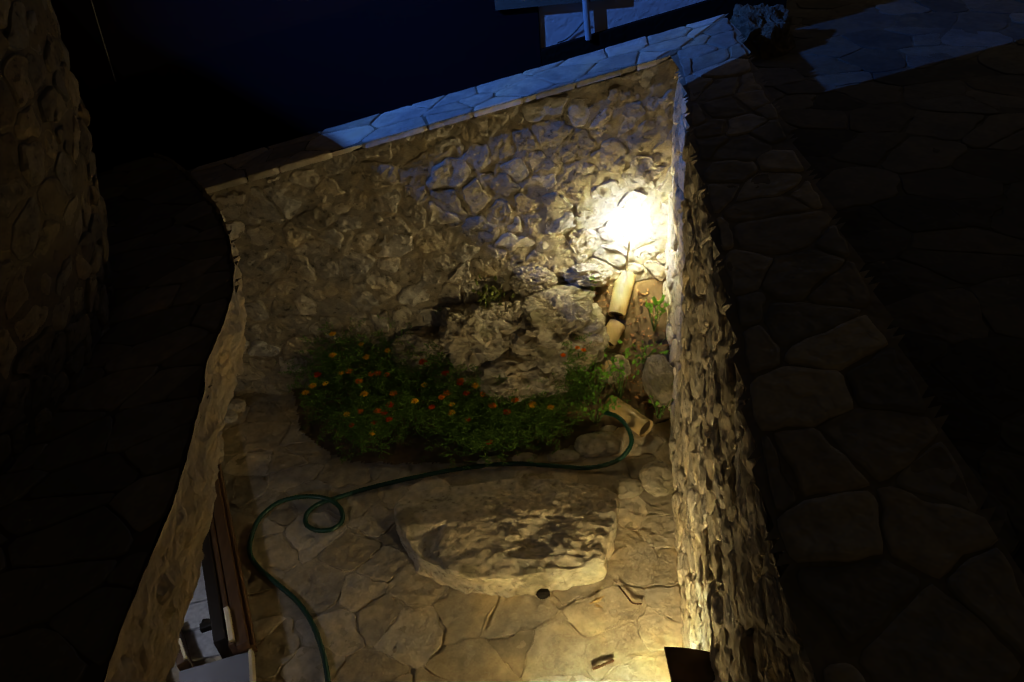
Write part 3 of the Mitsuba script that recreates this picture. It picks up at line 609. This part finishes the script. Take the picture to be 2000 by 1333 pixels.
obj('lock_case', beam(at_z(396, 1218, .14), at_z(430, 1216, .14), .03, .03), 'black_metal', dk, smooth=30)
obj('inner_post', beam(at_z(340, 1225, .06), at_z(365, 1310, .06), .045, .12), 'brown_wood', dk, smooth=30)
obj('post_edge', beam(at_z(357, 1260, .08), at_z(369, 1298, .08), .012, .10), 'pale_wood', dk, smooth=30)
obj('outer_post', beam(at_z(275, 1290, .06), at_z(300, 1360, .06), .05, .12), 'dark_wood', dk, smooth=30)
obj('outer_post_edge', beam(at_z(302, 1288, .08), at_z(318, 1340, .08), .014, .10), 'pale_wood', dk, smooth=30)
pl = Polygon([tuple(at_z(*p, .10)[:2]) for p in [(350, 1312), (488, 1272), (500, 1400), (350, 1420)]])
m = trimesh.creation.extrude_polygon(pl, .03, engine='earcut'); v = np.array(m.vertices); v[:, 2] += .07
sb = thing('grey_slab', 'smooth grey slab with a pale edge at the bottom, in front of the door', 'slab'); obj('slab', (v, m.faces), 'grey_board', sb)
obj('edge', beam(at_z(491, 1274, .09), at_z(498, 1400, .09), .016, .05), 'pale_wood', sb, smooth=30)

# ------------------------------------------------------------------ marigolds
def leafquads(centers, dirs, L, W, rng):
    n = len(centers); d = dirs / np.linalg.norm(dirs, axis=1, keepdims=True)
    up = rng.normal(size=(n, 3)) * .5 + [0, 0, 1]; s = np.cross(d, up); s /= np.maximum(np.linalg.norm(s, axis=1, keepdims=True), 1e-6)
    nn = np.cross(s, d); L, W = L[:, None], W[:, None]
    v = np.stack([centers, centers + d*L*.5 + s*W*.5 - nn*L*.06, centers + d*L, centers + d*L*.5 - s*W*.5 - nn*L*.06], 1).reshape(-1, 3)
    k = np.arange(n)[:, None] * 4; return v, np.vstack([k + [0, 1, 2], k + [0, 2, 3]])
def foliage(root, h, spread, rng, n=90):
    tips = root + np.c_[rng.normal(size=(n, 2)) * spread, np.abs(rng.normal(.62, .28, n)) * h + .02]
    C, D, Ls, Ws = [], [], [], []
    for t in tips:
        ax = t - root; ax = ax / np.linalg.norm(ax) * .6 + rng.normal(size=3) * .5; ax /= np.linalg.norm(ax); ln = rng.uniform(.045, .085)
        for m in range(5):
            q = t + ax * ln * (m / 5 - .5)
            for sgn in (-1, 1):
                sd = np.cross(ax, [0, 0, 1.0]); sd = sd / max(np.linalg.norm(sd), 1e-6) * sgn
                C.append(q); D.append(sd * .9 + ax * .6 + rng.normal(size=3) * .15); Ls.append(rng.uniform(.015, .030)); Ws.append(rng.uniform(.004, .007))
    return leafquads(np.array(C), np.array(D), np.array(Ls), np.array(Ws), rng)
def flower(c, R_, rng):
    C, D, Ls, Ws = [], [], [], []
    tilt = rng.normal(size=2) * .3 + [0, -.35]
    for ring, (n, el, l, rr) in enumerate([(11, .05, 1.0, .15), (9, .5, .8, .1), (7, 1.0, .6, .05), (4, 1.4, .4, .02)]):
        for m in range(n):
            a = 2*np.pi*(m + .5*ring)/n + rng.normal() * .1
            d = np.array([np.cos(a)*np.cos(el), np.sin(a)*np.cos(el), np.sin(el)]); d[:2] += tilt * d[2]
            C.append(c + np.array([np.cos(a), np.sin(a), 0])*R_*rr); D.append(d); Ls.append(R_*l); Ws.append(R_*l*.75)
    return leafquads(np.array(C), np.array(D), np.array(Ls), np.array(Ws), rng)
def can_z(x, y): return .10 + np.clip((y - 2.85) * .40, -.05, .30)
FL = {'yellow': [(708,677),(653,698),(652,655),(718,699),(960,791),(883,791),(883,808),(1040,790),(638,749),(760,690),(600,770),(668,730),(930,755),(812,788),(1075,800),(730,850),(714,771),(680,812),(614,757),(830,752)],
      'orange': [(740,732),(757,733),(728,735),(874,768),(706,806),(864,780),(962,793),(1128,680),(944,774),(770,768),(704,748),(1096,694),(684,728),(740,805),(1006,782),(900,745)],
      'red': [(828,711),(764,792),(732,825),(762,822),(914,822),(912,772),(953,769),(1024,760),(990,808),(1066,757),(1056,734),(956,864),(752,806),(872,734),(622,732),(690,834),(900,750),(845,800),(985,770)]}
rng = np.random.default_rng(5)
plants, roots = [], {c: [] for c in FL}
for colr, pts in FL.items():
    for p in pts:
        q = at_surface(p[0], p[1], can_z); q = q + np.array([0, -.02, rng.uniform(.015, .035)])
        for pl in plants:
            if pl[0] == colr and np.hypot(*(pl[1][0][:2] - q[:2])) < .13: pl[1].append(q); break
        else: plants.append([colr, [q]])
LB = {'yellow': 'marigold plant with yellow flowers in the dark bed', 'orange': 'marigold plant with orange flowers in the dark bed', 'red': 'marigold plant with rust red flowers in the dark bed'}
def clip_bed(p):
    p = np.asarray(p[:2]); b_ = bed.buffer(-.05); q = Point(p)
    if not b_.contains(q): q = b_.exterior.interpolate(b_.exterior.project(q))
    return np.array([q.x, q.y, .01])
for colr, qs in plants:
    qs = np.array(qs); root = clip_bed(qs.mean(0) + np.array([0, .02, 0])); h = qs[:, 2].mean()
    k = thing('marigold_plant', LB[colr], 'flower plant', f'marigolds with {colr} flowers'); w_ = qs.mean(0) - EYE; roots[colr].append((float((w_ @ _r) / (w_ @ _f)), k))
    obj('foliage', foliage(root, h, .065, rng, 74), 'marigold_leaf', k)
    for q in qs:
        fk_ = obj('flower', flower(q, rng.uniform(.016, .024), rng), 'petal_' + colr, k)
        obj('stem', tube(spline([root, (root + q)/2 + rng.normal(size=3)*.01, q], 4), .0022, 5), 'stem_green', k)
more_ = [at_z(*p)[:2] for p in [(1000, 855), (1045, 845), (1085, 830), (1125, 815), (1150, 790), (1060, 870), (960, 875), (900, 880)]]
for j in range(54):
    while True:
        x0, y0, x1, y1 = bed.bounds; q = np.array([rng.uniform(x0, x1), rng.uniform(y0, y1)])
        if j >= 46: q = more_[j - 46]; break
        if bed.buffer(-.03).contains(Point(q)): break
    root = np.array([q[0], q[1], .01]); h = float(can_z(q[0], q[1])) * rng.uniform(.75, 1.0)
    k = thing('leafy_plant', 'feathery dark green marigold plant without open flowers', 'flower plant', 'leafy marigold plants without flowers')
    obj('foliage', foliage(root, h, .07, rng, 62), 'marigold_leaf', k); obj('stem', tube([root, root + (0, 0, h*.4), root + (.004, 0, h*.7)], .003, 5), 'stem_green', k)
ORD = ['leftmost', 'second from the left', 'third from the left', 'fourth from the left', 'fifth from the left', 'sixth from the left', 'seventh from the left', 'eighth from the left', 'ninth from the left', 'tenth from the left', 'eleventh from the left', 'twelfth from the left', 'thirteenth from the left', 'fourteenth from the left', 'fifteenth from the left']
for colr in FL:
    for r_, (x_, k) in enumerate(sorted(roots[colr])):
        labels[k]['label'] = f"marigold plant with {'rust red' if colr == 'red' else colr} flowers, {ORD[min(r_, 14)]} of that colour in the bed"
# tall sprig of the bed standing in front of the pitted rock
for (px, py, lab) in [(1130, 715, 'bright feathery marigold sprig with orange buds in front of the pitted rock')]:
    tp_ = at_y(px, 690, 3.13); root = np.array([tp_[0] - .01, 3.10, .01]); k = thing('marigold_sprig', lab, 'flower plant')
    obj('foliage', foliage(root, tp_[2], .05, rng, 110), 'marigold_leaf', k); obj('stem', tube([root, (root + tp_)/2, tp_], .003, 5), 'stem_green', k)
    for q in [(1128, 680), (1100, 694), (1140, 684)]: obj('flower', flower(at_y(q[0], q[1], 3.10), .014, rng), 'petal_orange', k)
# ------------------------------------------------------------------ weeds
def weed(px, py, y, n, size, lab, spread=.05, mat='weed_leaf'):
    c = at_y(px, py, y); k = thing('weed', lab, 'weed'); zc = float(bank_z(np.array([c[0]]), np.array([y]))[0]) + .0
    root = np.array([c[0], y + .02, min(zc, c[2] - .02)]); C, D = [], []
    for m in range(n):
        t = c + rng.normal(size=3) * [spread, spread*.6, spread*.8]; C.append(t); D.append((t - root) * 2 + rng.normal(size=3)*.08 + [0, -.05, .03])
        if m < 9: obj('stem', tube([root, (root + t)/2 + (0, 0, .01), t], .0018, 5), 'stem_green', k)
    obj('leaves', leafquads(np.array(C), np.array(D), rng.uniform(.8, 1.6, n) * size, rng.uniform(.7, 1.3, n) * size * .95, rng), mat, k)
weed(1281, 603, 3.36, 26, .034, 'bright green weed highest on the bank beside the right wall', .03)
weed(1255, 690, 3.24, 40, .026, 'green weed beside the short bamboo pipe')
weed(1215, 718, 3.10, 46, .03, 'round leaved weed spreading above the broken bamboo end', .06)
weed(1165, 795, 3.00, 50, .026, 'glossy weed by the hose end at the edge of the bed', .05)
weed(1290, 790, 3.0, 22, .024, 'dark weed in the shade under the leaning stone', .035)
weed(1160, 735, 3.08, 40, .022, 'weed beside the marigold sprig, left of the broken bamboo', .04)
weed(960, 580, 3.50, 60, .03, 'tuft of dry weed on the wall left of the ledge', .05, 'dry_weed')
weed(1155, 548, 3.50, 8, .02, 'tiny green shoot on the ledge left of the bamboo', .014)
# ------------------------------------------------------------------ litter
C, D = [], []
for j in range(420):
    x, y = rng.uniform(.2, .9), rng.uniform(3.05, 3.56); C.append((x, y, bank_z(np.array([x]), np.array([y]))[0] + rng.uniform(.015, .035))); a = rng.uniform(0, 6.3); D.append((math.cos(a), math.sin(a), rng.uniform(-.5, .5)))
tag(obj('leaf_litter', leafquads(np.array(C), np.array(D), rng.uniform(.015, .045, 420), rng.uniform(.006, .02, 420), rng), 'dry_leaf'), 'dry brown leaves and needles littering the bank under the lamp', 'leaf litter', kind='stuff')
def twig(pts, r, lab): tag(obj('twig', tube(spline([at_z(*p, z) for p, z in pts], 5), r, 6), 'twig_bark', smooth=True), lab, 'twig')
twig([((1209, 1146), .018), ((1222, 1162), .02), ((1236, 1178), .018), ((1254, 1180), .018)], .0035, 'thin bent twig on the floor right of the boulder')
twig([((1158, 1307), .018), ((1176, 1300), .024), ((1198, 1290), .018)], .006, 'short thick twig at the bottom of the floor')
def leaf1(px, py, a, l, w, mat, lab):
    c = at_z(px, py, .018); d = np.array([[math.cos(a), math.sin(a), .2]]); m = leafquads(c[None], d, np.array([l]), np.array([w]), rng)
    tag(obj('fallen_leaf', m, mat), lab, 'leaf')
leaf1(1150, 1180, .3, .08, .025, 'pale_leaf', 'pale curled leaf on the floor below the boulder')
leaf1(1178, 1188, 2.6, .05, .02, 'pale_leaf', 'small curled leaf tip beside the pale leaf')
leaf1(1160, 866, .9, .03, .02, 'pale_leaf', 'tiny pale leaf on the edging stone')
(v, f), g_ = rock_mesh(at_z(1060, 1160, .012), (.028, .022, .018), 61, sub=3, amp=.4)
tag(obj('debris_clump', (v, f), 'debris', smooth=True), 'black clump of debris in front of the boulder', 'debris')
